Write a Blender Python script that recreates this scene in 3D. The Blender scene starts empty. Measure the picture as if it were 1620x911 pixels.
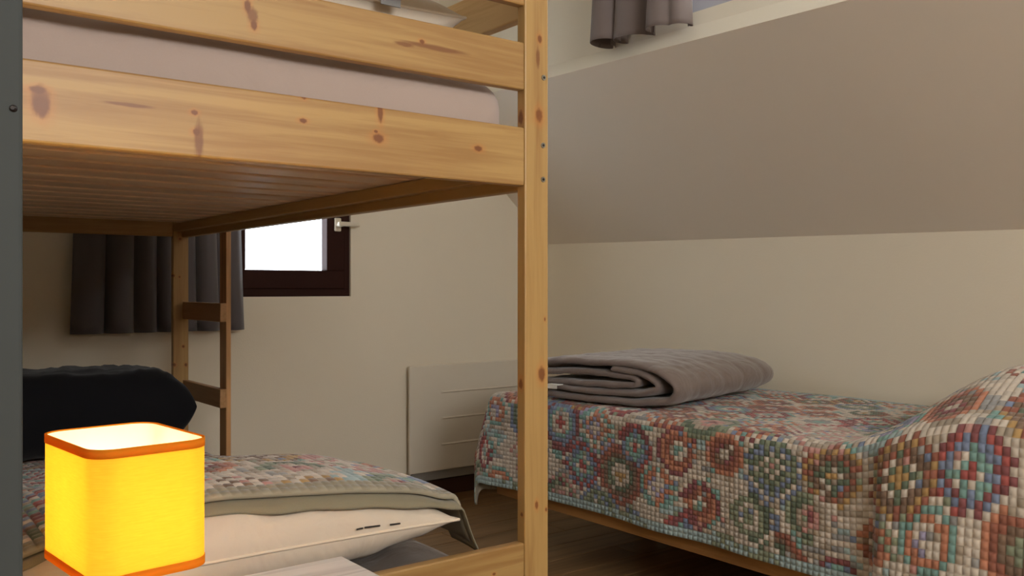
import bpy, bmesh, math, random
from mathutils import Vector, Matrix, noise
PI = math.pi
R = math.radians
H = 0.985                                   # eye height
scene = bpy.context.scene

# ------------------------------------------------------------------ camera
cam_d = bpy.data.cameras.new('camera'); cam = bpy.data.objects.new('camera', cam_d)
scene.collection.objects.link(cam); scene.camera = cam
cam.location = (0, 0, H); cam.rotation_euler = (R(90), 0, R(-37.7))
cam_d.sensor_width = 36; cam_d.lens = 1423 / 1620 * 36; cam_d.clip_start = .02
# ------------------------------------------------------------------ world
w = bpy.data.worlds.new('sky'); scene.world = w; w.use_nodes = True
bg = w.node_tree.nodes['Background']; bg.inputs[0].default_value = (.82, .91, 1, 1); bg.inputs[1].default_value = 8.0
# ------------------------------------------------------------------ exposure
scene.view_settings.view_transform = 'Standard'; scene.view_settings.look = 'None'
scene.view_settings.gamma = 1; scene.view_settings.use_curve_mapping = False
scene.view_settings.exposure = 0.0
# ------------------------------------------------------------------ daylight at the side window, and a fill added behind the camera
def area(name, loc, rot, sx, sy, power, col):
    l = bpy.data.lights.new(name, 'AREA'); l.shape = 'RECTANGLE'; l.size = sx; l.size_y = sy
    l.energy = power; l.color = col
    o = bpy.data.objects.new(name, l); scene.collection.objects.link(o)
    o.location = loc; o.rotation_euler = rot; return o
area('added_rear_fill', (.55, -1.97, 1.97), (R(84), 0, 0), 1.5, .62, 48, (1, .95, .89))  # unseen fill added behind the camera to brighten bunk front and walls
area('daylight_side_window', (2.58, 1.45, 2.14), (0, R(62), 0), .3, .7, 7, (.93, .96, 1))

# ------------------------------------------------------------------ helpers
C = scene.collection
ROOT = {}
def setp(o, label=None, cat=None, group=None, kind=None):
    if label: o['label'] = label
    if cat: o['category'] = cat
    if group: o['group'] = group
    if kind: o['kind'] = kind
    return o
def thing(name, label, cat, loc, group=None):
    o = bpy.data.objects.new(name, None); C.objects.link(o); o.location = loc; o.empty_display_size = .05
    return setp(o, label, cat, group)
def link_bm(name, bm, mat, parent=None, smooth=False, origin=None, label=None):
    """verts come in world coordinates; they are stored relative to the thing's base"""
    base = Vector((0, 0, 0))
    if parent is not None:
        p = parent
        while p is not None: base += p.location; p = p.parent
    o_loc = Vector(origin) if origin is not None else base
    bmesh.ops.translate(bm, verts=bm.verts, vec=-o_loc)
    me = bpy.data.meshes.new(name); bm.to_mesh(me); bm.free()
    me.materials.append(mat)
    if smooth: me.polygons.foreach_set('use_smooth', [True] * len(me.polygons))
    o = bpy.data.objects.new(name, me); C.objects.link(o)
    o.location = o_loc - base if parent is not None else o_loc
    if parent is not None: o.parent = parent
    if label: o['label'] = label
    return o
def add_box(bm, x0, x1, y0, y1, z0, z1, bev=0.0, seg=2):
    r = bmesh.ops.create_cube(bm, size=1)
    vs = r['verts']
    for v in vs:
        v.co = Vector((x0 + (v.co.x + .5) * (x1 - x0), y0 + (v.co.y + .5) * (y1 - y0), z0 + (v.co.z + .5) * (z1 - z0)))
    if bev > 0:
        es = list({e for v in vs for e in v.link_edges})
        bmesh.ops.bevel(bm, geom=es, offset=bev, segments=seg, profile=.5, affect='EDGES')
    return vs
def box(name, x0, x1, y0, y1, z0, z1, mat, parent=None, bev=.003, label=None, origin=None):
    bm = bmesh.new(); add_box(bm, x0, x1, y0, y1, z0, z1, bev)
    return link_bm(name, bm, mat, parent, origin=origin, label=label)
def add_cyl(bm, p0, p1, r0, r1=None, seg=20, bev=0):
    r1 = r0 if r1 is None else r1
    p0 = Vector(p0); p1 = Vector(p1); d = p1 - p0
    res = bmesh.ops.create_cone(bm, cap_ends=True, segments=seg, radius1=r0, radius2=r1, depth=d.length)
    m = Matrix.Translation((p0 + p1) / 2) @ d.to_track_quat('Z', 'Y').to_matrix().to_4x4()
    bmesh.ops.transform(bm, matrix=m, verts=res['verts'])
    return res['verts']
def lathe(name, prof, c, mat, parent, seg=32):
    bm = bmesh.new(); rings = []
    for (r, z) in prof:
        rings.append([bm.verts.new((c[0] + r * math.cos(2*PI*k/seg), c[1] + r * math.sin(2*PI*k/seg), c[2] + z)) for k in range(seg)])
    for a, b in zip(rings, rings[1:]):
        for k in range(seg): bm.faces.new((a[k], a[(k+1) % seg], b[(k+1) % seg], b[k]))
    bm.faces.new(rings[0][::-1]); bm.faces.new(rings[-1])
    return link_bm(name, bm, mat, parent, smooth=True)

# ------------------------------------------------------------------ materials
def srgb(r, g, b):
    f = lambda c: (c/255/12.92) if c/255 <= .04045 else ((c/255 + .055)/1.055) ** 2.4
    return (f(r), f(g), f(b), 1)
def new_mat(name):
    m = bpy.data.materials.new(name); m.use_nodes = True
    nt = m.node_tree; bs = nt.nodes['Principled BSDF']; return m, nt, bs
def N(nt, t, **kw):
    n = nt.nodes.new(t)
    for k, v in kw.items(): setattr(n, k, v)
    return n
def mixc(nt, fac, a, b, mode='MIX'):
    n = N(nt, 'ShaderNodeMix', data_type='RGBA', blend_type=mode)
    for s, v in ((n.inputs[0], fac), (n.inputs[6], a), (n.inputs[7], b)):
        if isinstance(v, (int, float, tuple)): s.default_value = v
        else: nt.links.new(v, s)
    return n.outputs[2]
def plain(name, col, rough=.6, bump=0, bscale=80, var=.06, vscale=3, metal=0, sheen=0, coords='Object', spec=.5):
    m, nt, bs = new_mat(name); L = nt.links
    tc = N(nt, 'ShaderNodeTexCoord')
    nz = N(nt, 'ShaderNodeTexNoise'); nz.inputs['Scale'].default_value = vscale; nz.inputs['Detail'].default_value = 4
    L.new(tc.outputs[coords], nz.inputs['Vector'])
    dark = tuple(c * (1 - var) for c in col[:3]) + (1,); lite = tuple(min(1, c * (1 + var)) for c in col[:3]) + (1,)
    L.new(mixc(nt, nz.outputs[0], dark, lite), bs.inputs['Base Color'])
    bs.inputs['Roughness'].default_value = rough; bs.inputs['Metallic'].default_value = metal
    bs.inputs['Specular IOR Level'].default_value = spec
    if sheen: bs.inputs['Sheen Weight'].default_value = sheen
    if bump:
        n2 = N(nt, 'ShaderNodeTexNoise'); n2.inputs['Scale'].default_value = bscale; n2.inputs['Detail'].default_value = 5
        L.new(tc.outputs[coords], n2.inputs['Vector'])
        b = N(nt, 'ShaderNodeBump'); b.inputs['Strength'].default_value = bump; b.inputs['Distance'].default_value = .004
        L.new(n2.outputs[0], b.inputs['Height']); L.new(b.outputs[0], bs.inputs['Normal'])
    return m
def wood(name, light, dark, axis, base=(0,0,0), knots=(), streaks=(), seed=0.0, rough=.45, freq=80, contrast=1.25, face=1):
    """grain runs along axis; knots = (x,y,z, r_along, r_across) in world, local to the thing base;
       face = the axis normal to the face that shows them"""
    m, nt, bs = new_mat(name); L = nt.links
    tc = N(nt, 'ShaderNodeTexCoord'); oi = N(nt, 'ShaderNodeObjectInfo')
    off = N(nt, 'ShaderNodeVectorMath', operation='MULTIPLY_ADD')
    L.new(oi.outputs['Random'], off.inputs[0]); off.inputs[1].default_value = (7.3 + seed, 3.1 + seed, 5.7)
    L.new(tc.outputs['Object'], off.inputs[2])
    mp = N(nt, 'ShaderNodeMapping'); sc = [1, 1, 1]; sc[axis] = .045; mp.inputs['Scale'].default_value = sc
    L.new(off.outputs[0], mp.inputs['Vector'])
    warp = N(nt, 'ShaderNodeTexNoise'); warp.inputs['Scale'].default_value = 9; warp.inputs['Detail'].default_value = 2
    L.new(mp.outputs[0], warp.inputs['Vector'])
    wv = N(nt, 'ShaderNodeTexNoise'); wv.inputs['Scale'].default_value = freq; wv.inputs['Detail'].default_value = 4
    wv.inputs['Roughness'].default_value = .55; wv.inputs['Distortion'].default_value = .6
    L.new(mp.outputs[0], wv.inputs['Vector'])
    sm = N(nt, 'ShaderNodeMath', operation='MULTIPLY_ADD'); sm.inputs[1].default_value = 26
    L.new(warp.outputs[0], sm.inputs[0]); sm.inputs[2].default_value = 0
    sn = N(nt, 'ShaderNodeMath', operation='SINE'); L.new(sm.outputs[0], sn.inputs[0])
    ad = N(nt, 'ShaderNodeMath', operation='MULTIPLY_ADD'); ad.inputs[1].default_value = .16; L.new(sn.outputs[0], ad.inputs[0]); L.new(wv.outputs[0], ad.inputs[2])
    ramp = N(nt, 'ShaderNodeValToRGB'); e = ramp.color_ramp.elements
    e[0].position = .28; e[1].position = .62
    mid = tuple(light[i] * (1 - .55*contrast) + dark[i] * .55*contrast for i in range(3)) + (1,)
    e[0].color = mid; e[1].color = light
    L.new(ad.outputs[0], ramp.inputs[0]); col = ramp.outputs[0]
    # per-piece tone
    hv = N(nt, 'ShaderNodeHueSaturation'); mr = N(nt, 'ShaderNodeMapRange'); mr.inputs['To Min'].default_value = .9; mr.inputs['To Max'].default_value = 1.08
    L.new(oi.outputs['Random'], mr.inputs['Value']); L.new(mr.outputs[0], hv.inputs['Value']); L.new(col, hv.inputs['Color']); col = hv.outputs[0]
    def blob(col, k, c_in, c_out, soft):
        x, y, z, ra, rc = k[:5]; fa = k[5] if len(k) > 5 else face
        sub = N(nt, 'ShaderNodeVectorMath', operation='SUBTRACT'); L.new(tc.outputs['Object'], sub.inputs[0])
        sub.inputs[1].default_value = (x - base[0], y - base[1], z - base[2])
        mul = N(nt, 'ShaderNodeVectorMath', operation='MULTIPLY'); L.new(sub.outputs[0], mul.inputs[0])
        s = [1/rc] * 3; s[axis] = 1/ra; s[fa] = 0
        mul.inputs[1].default_value = s
        nz = N(nt, 'ShaderNodeTexNoise'); nz.inputs['Scale'].default_value = 1.3
        L.new(mul.outputs[0], nz.inputs['Vector'])
        ln = N(nt, 'ShaderNodeVectorMath', operation='LENGTH'); L.new(mul.outputs[0], ln.inputs[0])
        a2 = N(nt, 'ShaderNodeMath', operation='MULTIPLY_ADD'); a2.inputs[1].default_value = .7; L.new(nz.outputs[0], a2.inputs[0]); L.new(ln.outputs['Value'], a2.inputs[2])
        r2 = N(nt, 'ShaderNodeMapRange', interpolation_type='SMOOTHSTEP'); L.new(a2.outputs[0], r2.inputs['Value'])
        r2.inputs['From Min'].default_value = 1.35 + soft; r2.inputs['From Max'].default_value = 1.15 - soft
        r2.inputs['To Min'].default_value = 0; r2.inputs['To Max'].default_value = c_out
        return mixc(nt, r2.outputs[0], col, c_in)
    for k in knots:
        x, y, z, ra, rc = k[:5]; ex = tuple(k[5:])
        col = blob(col, (x, y, z, ra * 2.3, rc * 2.0) + ex, srgb(186, 118, 56), .5, .5)
        col = blob(col, (x, y, z, ra * 1.35, rc * 1.35) + ex, srgb(112, 62, 28), .88, .2)
    for k in streaks: col = blob(col, k, srgb(120, 74, 40), .85, .25)
    L.new(col, bs.inputs['Base Color']); bs.inputs['Roughness'].default_value = rough
    b = N(nt, 'ShaderNodeBump'); b.inputs['Strength'].default_value = .12; b.inputs['Distance'].default_value = .002
    L.new(ad.outputs[0], b.inputs['Height']); L.new(b.outputs[0], bs.inputs['Normal'])
    return m
def fabric(name, col, scale=900, bump=.25, rough=.9, sheen=.3, var=.05, attr=False, wr=0):
    m, nt, bs = new_mat(name); L = nt.links
    tc = N(nt, 'ShaderNodeTexCoord')
    nz = N(nt, 'ShaderNodeTexNoise'); nz.inputs['Scale'].default_value = scale; nz.inputs['Detail'].default_value = 2
    L.new(tc.outputs['Object'], nz.inputs['Vector'])
    dark = tuple(c * (1 - var) for c in col[:3]) + (1,); lite = tuple(min(1, c * (1 + var)) for c in col[:3]) + (1,)
    c = mixc(nt, nz.outputs[0], dark, lite)
    if attr:
        at = N(nt, 'ShaderNodeAttribute'); at.attribute_name = 'tile'
        c = mixc(nt, 1.0, at.outputs['Color'], c, 'MULTIPLY')
    L.new(c, bs.inputs['Base Color']); bs.inputs['Roughness'].default_value = rough
    bs.inputs['Sheen Weight'].default_value = sheen; bs.inputs['Specular IOR Level'].default_value = .25
    b = N(nt, 'ShaderNodeBump'); b.inputs['Strength'].default_value = bump; b.inputs['Distance'].default_value = .0015
    L.new(nz.outputs[0], b.inputs['Height']); nrm = b.outputs[0]
    if wr:
        n3 = N(nt, 'ShaderNodeTexNoise'); n3.inputs['Scale'].default_value = 7; n3.inputs['Detail'].default_value = 3; n3.inputs['Distortion'].default_value = 1.2
        L.new(tc.outputs['Object'], n3.inputs['Vector'])
        b2 = N(nt, 'ShaderNodeBump'); b2.inputs['Strength'].default_value = wr; b2.inputs['Distance'].default_value = .03
        L.new(n3.outputs[0], b2.inputs['Height']); L.new(b.outputs[0], b2.inputs['Normal']); nrm = b2.outputs[0]
    L.new(nrm, bs.inputs['Normal'])
    return m

PL, PD = srgb(176, 141, 86), srgb(146, 104, 56)
M_wall = plain('cream_wall_paint', srgb(232, 221, 200), .75, .12, 160, .02, 2)
M_slope = plain('beige_slope_paint', srgb(236, 224, 208), .75, .12, 160, .025, 2)
M_upper = plain('upper_wall_paint', srgb(240, 232, 214), .75, .1, 160, .02, 2)
M_ceil = plain('ceiling_paint', srgb(235, 230, 220), .8, .1, 120, .02)
M_rad = plain('radiator_enamel', srgb(222, 212, 194), .4, 0, 80, .01)
M_rad_back = plain('radiator_casing', srgb(150, 146, 138), .5, 0, 80, .01)
M_brown = plain('dark_brown_window_paint', srgb(48, 22, 15), .6, .08, 120, .1, spec=.15)
M_skirt = plain('dark_brown_skirting', srgb(66, 40, 30), .5, .08, 120, .1)
M_cream_pl = plain('cream_handle', srgb(225, 215, 195), .35)
M_curt = fabric('grey_curtain_cloth', srgb(98, 92, 94), 700, .2, .85, .3)
M_curt2 = fabric('taupe_grey_curtain_cloth', srgb(122, 110, 106), 700, .2, .85, .3)
M_sheet = fabric('white_sheet', srgb(176, 158, 148), 500, .1, .9, .2, .03, wr=.25)
M_pill = fabric('white_pillow_cotton', srgb(208, 194, 176), 500, .08, .85, .2, .02, wr=.35)
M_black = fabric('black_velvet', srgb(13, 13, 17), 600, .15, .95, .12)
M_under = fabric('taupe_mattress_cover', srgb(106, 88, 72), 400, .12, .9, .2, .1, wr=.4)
M_quilt = fabric('patchwork_quilt', (1, 1, 1, 1), 1200, .2, .85, .25, .12, attr=True)
M_hem = fabric('sage_quilt_binding', srgb(134, 126, 104), 700, .25, .85, .25, .1)
M_duvet = fabric('mauve_grey_satin', srgb(126, 112, 106), 300, .1, .45, .35, .08, wr=.35)
M_tag = fabric('white_tag', srgb(225, 222, 215), 600, .05)
M_zip = plain('dark_zip', srgb(45, 40, 38), .5)
M_steel = plain('steel_bolt', srgb(150, 150, 145), .35, 0, 80, .1, metal=1)
M_doorp = plain('grey_door_paint', srgb(62, 65, 64), .65, .04, 60, .03, spec=.15)
M_dark = plain('dark_iron', srgb(30, 22, 20), .5)
M_brass = plain('dull_brass', srgb(160, 120, 60), .35, metal=1)
M_glass, nt, bs = new_mat('window_glass')
tr = N(nt, 'ShaderNodeBsdfTransparent'); gl = N(nt, 'ShaderNodeBsdfGlossy'); gl.inputs['Roughness'].default_value = .02
mx = N(nt, 'ShaderNodeMixShader'); mx.inputs[0].default_value = .05
nt.links.new(tr.outputs[0], mx.inputs[1]); nt.links.new(gl.outputs[0], mx.inputs[2]); nt.links.new(mx.outputs[0], nt.nodes['Material Output'].inputs[0])

# ------------------------------------------------------------------ the room
YW, XW = 3.6, 3.016                # back wall, right knee wall
def zk(y): return H + .2275 + .018 * (y - YW)      # top edge of knee wall (runs slightly out of level)
def zu(y): return H + .857 + .018 * (y - YW)       # top edge of the slope
XU = 2.32; YB = -2.0; ZC = 2.42
def quadprism(name, pts0, pts1, mat, parent=None):
    """closed solid between two matching polygons"""
    bm = bmesh.new(); a = [bm.verts.new(p) for p in pts0]; b = [bm.verts.new(p) for p in pts1]; n = len(a)
    bm.faces.new(a); bm.faces.new(b[::-1])
    for i in range(n): bm.faces.new((a[i], b[i], b[(i+1) % n], a[(i+1) % n]))
    bmesh.ops.recalc_face_normals(bm, faces=bm.faces)
    return link_bm(name, bm, mat, parent)
fl = box('floor', -1.0, 3.2, -2.1, 3.75, -.1, -.012, M_skirt, bev=0); setp(fl, 'brown wooden plank floor', kind='structure')
M_plank = wood('floor_oak', srgb(138, 106, 70), srgb(92, 66, 42), 0, rough=.35, freq=40, contrast=1.0)
rng = random.Random(4)
plank_me = {}
def plank(x0, x1, y0, y1):
    key = (round(x1 - x0, 3), round(y1 - y0, 3))
    if key not in plank_me:
        bm = bmesh.new(); add_box(bm, 0, x1-x0-.0015, 0, y1-y0-.0015, -.012, 0, .0012, 1)
        me = bpy.data.meshes.new('plank'); bm.to_mesh(me); bm.free(); me.materials.append(M_plank); plank_me[key] = me
    o = bpy.data.objects.new('plank', plank_me[key]); C.objects.link(o); o.location = (x0, y0, 0); o.parent = fl
wd = .14; y = -2.0; r = 0
while y < 3.6:
    offs = [0, .42, .84][r % 3]; x = -.95 - offs
    while x < 3.0:
        x0 = max(x, -.95); x1 = min(x + 1.26, 3.0)
        if x1 - x0 > .05: plank(x0, x1, y, min(y + wd, 3.6))
        x += 1.26
    y += wd; r += 1

WX0, WX1, WZ0, WZ1 = .86, 1.877, H - .0365, H + .72      # left window opening
bm = bmesh.new()
add_box(bm, -.1, WX0, YW, YW+.18, 0, 2.5); add_box(bm, WX1, XW+.2, YW, YW+.18, 0, 2.5)
add_box(bm, WX0, WX1, YW, YW+.18, 0, WZ0); add_box(bm, WX0, WX1, YW, YW+.18, WZ1, 2.5)
setp(link_bm('wall_back', bm, M_wall), 'cream back wall with the dark window and the radiator', kind='structure')
# right side: knee wall, sloped panel, strip, upper wall with a window beyond the top of the frame
y0, y1 = YB, YW
def prof(ys, f): return [(x, ys, z) for x, z in f(ys)]
o = quadprism('wall_right', prof(y0, lambda q: [(XW, 0), (XW, zk(q)), (XW+.15, zk(q)), (XW+.15, 0)]), prof(y1, lambda q: [(XW, 0), (XW, zk(q)), (XW+.15, zk(q)), (XW+.15, 0)]), M_wall)
setp(o, 'low cream knee wall behind the single bed', kind='structure')
sl = lambda q: [(XW, zk(q)), (XU, zu(q)), (XU+.3, zu(q)), (XW+.15, zk(q)+.1), (XW+.15, zk(q))]
o = quadprism('wall_slope', prof(y0, sl), prof(y1, sl), M_slope); o.name = 'wall_right_slope'
setp(o, 'beige sloped wall leaning over the single bed', kind='structure')
st = lambda q: [(XU, zu(q)), (XU+.022, zu(q)+.055), (XU+.3, zu(q)+.055), (XU+.3, zu(q))]
o = quadprism('trim_1', prof(y0, st), prof(y1, st), M_upper)
setp(o, 'pale ledge strip above the sloped wall', kind='structure')
XP = XU + .022
def upper(q0, q1, za, zb, dx=.24):
    f = lambda q: [(XP, za(q)), (XP, zb(q)), (XP+dx, zb(q)), (XP+dx, za(q))]
    return prof(q0, f), prof(q1, f)
zb0 = lambda q: zu(q) + .055
W2Y0, W2Y1 = 1.1, 2.3
W2Z0, W2Z1 = H + .93, H + 1.36
bm = bmesh.new()
def addpr(bm, a, b):
    A = [bm.verts.new(p) for p in a]; B = [bm.verts.new(p) for p in b]; n = len(A)
    bm.faces.new(A); bm.faces.new(B[::-1])
    for i in range(n): bm.faces.new((A[i], B[i], B[(i+1) % n], A[(i+1) % n]))
addpr(bm, *upper(W2Y1, YW, zb0, lambda q: 2.5)); addpr(bm, *upper(YB, W2Y0, zb0, lambda q: 2.5))
addpr(bm, *upper(W2Y0, W2Y1, zb0, lambda q: W2Z0)); addpr(bm, *upper(W2Y0, W2Y1, lambda q: W2Z1, lambda q: 2.5))
bmesh.ops.recalc_face_normals(bm, faces=bm.faces)
setp(link_bm('wall_right_upper', bm, M_upper), 'pale upright wall above the slope where the short curtain hangs', kind='structure')
w2 = bpy.data.objects.new('window_2', None); C.objects.link(w2); w2.location = (XP+.04, (W2Y0+W2Y1)/2, W2Z0)
setp(w2, 'pale window recess beside the short curtain', kind='structure')
M_w2 = plain('blue_grey_window_paint', srgb(186, 188, 198), .5, 0, 80, .02)
bm = bmesh.new(); q = .035
add_box(bm, XP+.03, XP+.08, W2Y0, W2Y1, W2Z0, W2Z0+.10, .004); add_box(bm, XP+.03, XP+.08, W2Y0, W2Y1, W2Z1-.06, W2Z1, .004)
add_box(bm, XP+.03, XP+.08, W2Y0, W2Y0+.06, W2Z0+.1, W2Z1-.06); add_box(bm, XP+.03, XP+.08, W2Y1-.06, W2Y1, W2Z0+.1, W2Z1-.06)
link_bm('window_frame', bm, M_w2, w2)
box('pane', XP+.05, XP+.056, W2Y0+.06, W2Y1-.06, W2Z0+.1, W2Z1-.06, M_glass, w2, 0)
setp(box('ceiling', -1.0, 3.2, -2.1, 3.75, ZC, ZC+.1, M_ceil, bev=0), 'white ceiling', kind='structure')
XL = -.02
setp(box('wall_left', XL-.12, XL, .9, YW, 0, ZC, M_wall, bev=0), 'cream wall along the far side of the bunk bed', kind='structure')  # unseen wall kept close to the bunk so the space beneath stays dark
setp(box('wall_left_rear', -1.05, -.95, YB, .9, 0, ZC, M_wall, bev=0), 'cream wall beside the doorway', kind='structure')
setp(box('wall_left_return', -.95, XL, .9, 1.0, 0, ZC, M_wall, bev=0), 'unseen return wall added to keep light off the lower bunk', kind='structure')  # wall jog added to block light from under the bunk
bm = bmesh.new()
add_box(bm, -1.05, -.2, YB-.15, YB, 0, ZC); add_box(bm, 1.3, 3.1, YB-.15, YB, 0, ZC)
add_box(bm, -.2, 1.3, YB-.15, YB, 0, 1.66); add_box(bm, -.2, 1.3, YB-.15, YB, 2.28, ZC)  # opening made up to suit the added rear fill
setp(link_bm('wall_front', bm, M_wall), 'unseen rear wall with an opening added for the fill light', kind='structure')
setp(box('baseboard_back', 0, XW, YW-.014, YW, 0, .078, M_skirt, bev=.003), 'dark brown skirting board along the back wall', kind='structure')
setp(box('baseboard_right', XW-.014, XW, YB, YW-.014, 0, .078, M_skirt, bev=.003), 'dark brown skirting board along the knee wall', kind='structure')

# left window
w1 = bpy.data.objects.new('window_1', None); C.objects.link(w1); w1.location = (WX0, YW, WZ0)
setp(w1, 'small dark brown window with a bright pane', kind='structure')
bm = bmesh.new(); f = .028
for a in ((WX0, WX1, WZ0, WZ0+.034), (WX0, WX1, WZ1-f, WZ1), (WX0, WX0+f, WZ0+f, WZ1-f), (WX1-f, WX1, WZ0+f, WZ1-f)):
    add_box(bm, a[0], a[1], YW+.012, YW+.08, a[2], a[3], .002)
link_bm('window_frame', bm, M_brown, w1)
bm = bmesh.new(); g0x, g1x, g0z, g1z = WX0+.11, WX1-.113, WZ0+.1125, WZ1-.1
mid = (WX0+WX1)/2 - .02
for a in ((WX0+f, WX1-f, WZ0+.034, g0z), (WX0+f, WX1-f, g1z, WZ1-f), (WX0+f, g0x, g0z, g1z), (g1x, WX1-f, g0z, g1z), (mid-.05, mid+.05, g0z, g1z)):
    add_box(bm, a[0], a[1], YW+.004, YW+.06, a[2], a[3], .003)
sash = link_bm('sash', bm, M_brown, w1)
box('pane', g0x, g1x, YW+.03, YW+.035, g0z, g1z, M_glass, w1, 0)
hx, hz = 1.812, H + .278
bm = bmesh.new()
add_box(bm, hx-.016, hx+.016, YW-.008, YW+.004, hz-.03, hz+.03, .005)
add_cyl(bm, (hx, YW-.045, hz), (hx, YW-.005, hz), .011)
add_box(bm, hx-.02, hx+.085, YW-.055, YW-.038, hz-.009, hz+.011, .006)
link_bm('window_handle', bm, M_cream_pl, w1)

# open door edge at the left of the view
dr = bpy.data.objects.new('door_1', None); C.objects.link(dr); dr.location = (-.7, .66, 0)
setp(dr, 'grey painted door leaf standing open', kind='structure')
bm = bmesh.new(); add_box(bm, -.74, .1035, .64, .68, .01, 2.03, .0025, 3); link_bm('door_leaf', bm, M_doorp, dr)
bm = bmesh.new(); add_cyl(bm, (.0978, .6405, H+.113), (.0970, .6375, H+.113), .0026, .0012); link_bm('door_latch', bm, M_dark, dr)

# ------------------------------------------------------------------ bunk bed
BB = (.6, 2.35, 0)
bunk = thing('bunk_bed', 'pale knotty pine bunk bed with ladder, standing left of the window radiator', 'bunk bed', BB)
X0, X1 = .06, 1.092                     # outer faces across
YN, YF = 1.301, 3.40                    # near and far outer faces
PW, PT = .056, .024
def pine(ax, seed, knots=(), streaks=(), face=1, light=PL, dark=PD): return wood('pine_%d' % seed, light, dark, ax, BB, knots, streaks, seed, face=face)
def kn(px, py, Y, ra, rc):              # a knot at an angle of view on the plane Y
    u = px - 810; ry = 1125.9 - .6115 * u; s = Y / ry
    return ((870.2 + .7912 * u) * s, Y, H + (455.5 - py) * s, ra, rc)
k_post = [kn(853,183,YN,.010,.0065), kn(857,592,YN,.011,.0065), kn(854,62,YN,.006,.004), kn(849,799,YN,.006,.003), kn(864,806,YN,.003,.002), kn(862,505,YN,.003,.0016), (1.036, 1.314, H+(455.5-187)*.00118, .010, .0055, 0), (1.036, 1.314, H+(455.5-607)*.00118, .007, .0045, 0), (1.036, 1.311, H+(455.5-812)*.00118, .003, .003, 0)]
P_post = pine(2, 1, k_post, [kn(851,92,YN,.02,.005)])
k_rail = [kn(65,168,YN,.008,.012), kn(60,142,YN,.008,.004), kn(308,178,YN,.004,.003), kn(311,209,YN,.004,.004), kn(481,152,YN,.004,.004), kn(480,191,YN,.005,.003), kn(602,178,YN,.004,.013), kn(599,219,YN,.008,.006), kn(757,235,YN,.007,.004), kn(595,208,YN,.003,.002)]
P_rail = pine(0, 2, k_rail, [kn(315,222,YN,.007,.03), kn(65,160,YN,.012,.02), kn(205,166,YN,.035,.003)])
P_guard = pine(0, 3, [kn(668,66,YN,.004,.003), kn(392,10,YN,.004,.008), kn(402,40,YN,.004,.006)], [kn(690,76,YN,.07,.005), kn(640,70,YN,.02,.004), kn(400,25,YN,.009,.013), kn(745,30,YN,.02,.004)])
P_low = pine(0, 4, [kn(782,908,YN,.003,.002)])
P_y = pine(1, 5, face=0, light=srgb(222, 190, 140), dark=srgb(190, 148, 92)); P_yd = pine(1, 6, face=0)  # guard board pine lightened, light from above put into its colour
P_slat_lit = pine(0, 7, [(.55, 1.75, H+.237, .012, .008, 2), (.80, 1.61, H+.237, .012, .006, 2), (.3, 2.1, H+.237, .012, .008, 2)], light=srgb(232, 200, 166), dark=srgb(214, 174, 138)); P_z = pine(2, 8, [kn(285,378,YF-PT,.004,.004), kn(284,438,YF-PT,.003,.003), kn(290,548,YF-PT,.004,.004), kn(294,577,YF-PT,.005,.004), kn(276,577,YF-PT,.005,.004), kn(275,436,YF-PT,.004,.003)])  # slat pine lightened in place of lamp light from below
post = box('post', X1-PW, X1, YN, YN+PT, 0, H+.68, P_post, bunk, .0025)
for pz in (.288, .1965, .1455):         # steel barrel bolts through the near post
    pz2 = {.288: kn(860,123,YN,1,1), .1965: kn(859,230,YN,1,1), .1455: kn(859,284,YN,1,1)}[pz]
    bm = bmesh.new(); add_cyl(bm, (pz2[0], YN+.003, pz2[2]), (pz2[0], YN-.0015, pz2[2]), .0058, .005, 16)
    b = link_bm('bolt', bm, M_steel, post)
    bm = bmesh.new(); add_cyl(bm, (pz2[0], YN, pz2[2]), (pz2[0], YN-.002, pz2[2]), .0026, seg=6); link_bm('bolt_socket', bm, M_dark, post)
# big inner knot on the side of the near post
box('post', X0, X0+PW, YN, YN+PT, 0, H+.68, P_z, bunk, .0025)
far_post = box('post', X1-PW, X1, YF-PT, YF, 0, H+.68, P_z, bunk, .0025)
box('post', X0, X0+PW, YF-PT, YF, 0, H+.68, P_z, bunk, .0025)
xa, xb = X0+PW+.0008, X1-PW-.0008
box('end_rail', xa, xb, YN+.0005, YN+.0225, H+.189, H+.2966, P_rail, bunk, .003)
box('guard_board', xa, xb, YN+.0005, YN+.0205, H+.366, H+.4536, P_guard, bunk, .003)
box('guard_board', xa, xb, YN+.0005, YN+.0205, H+.522, H+.61, P_low, bunk, .003)
box('end_rail', xa, xb, YN+.0005, YN+.0225, H-.63, H-.471, P_low, bunk, .003)
for z0_, z1_ in ((.189, .2966), (.366, .4536), (-.70, -.56)):
    box('end_rail' if z0_ < .3 else 'guard_board', xa, xb, YF-.0225, YF-.0005, H+z0_, H+z1_, P_low, bunk, .003)
ya, yb = YN+PT+.0008, YF-PT-.0008
P_long = wood('pine_long', PL, PD, 1, BB, [], [], 9, face=0)
for (xx0, xx1) in ((X1-.026, X1-.001), (X0+.001, X0+.026)):
    box('side_rail', xx0, xx1, ya, yb, H+.187, H+.2966, P_long, bunk, .003)
    box('side_rail', xx0, xx1, ya, yb, H-.72, H-.612, P_long, bunk, .003)
box('guard_board', X1-.024, X1-.001, ya, 2.95, H+.516, H+.602, P_y, bunk, .003)
box('guard_board', X0+.001, X0+.024, ya, yb, H+.516, H+.602, P_y, bunk, .003)
box('guard_board', X0+.001, X0+.024, ya, yb, H+.366, H+.4536, P_y, bunk, .003)
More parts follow.
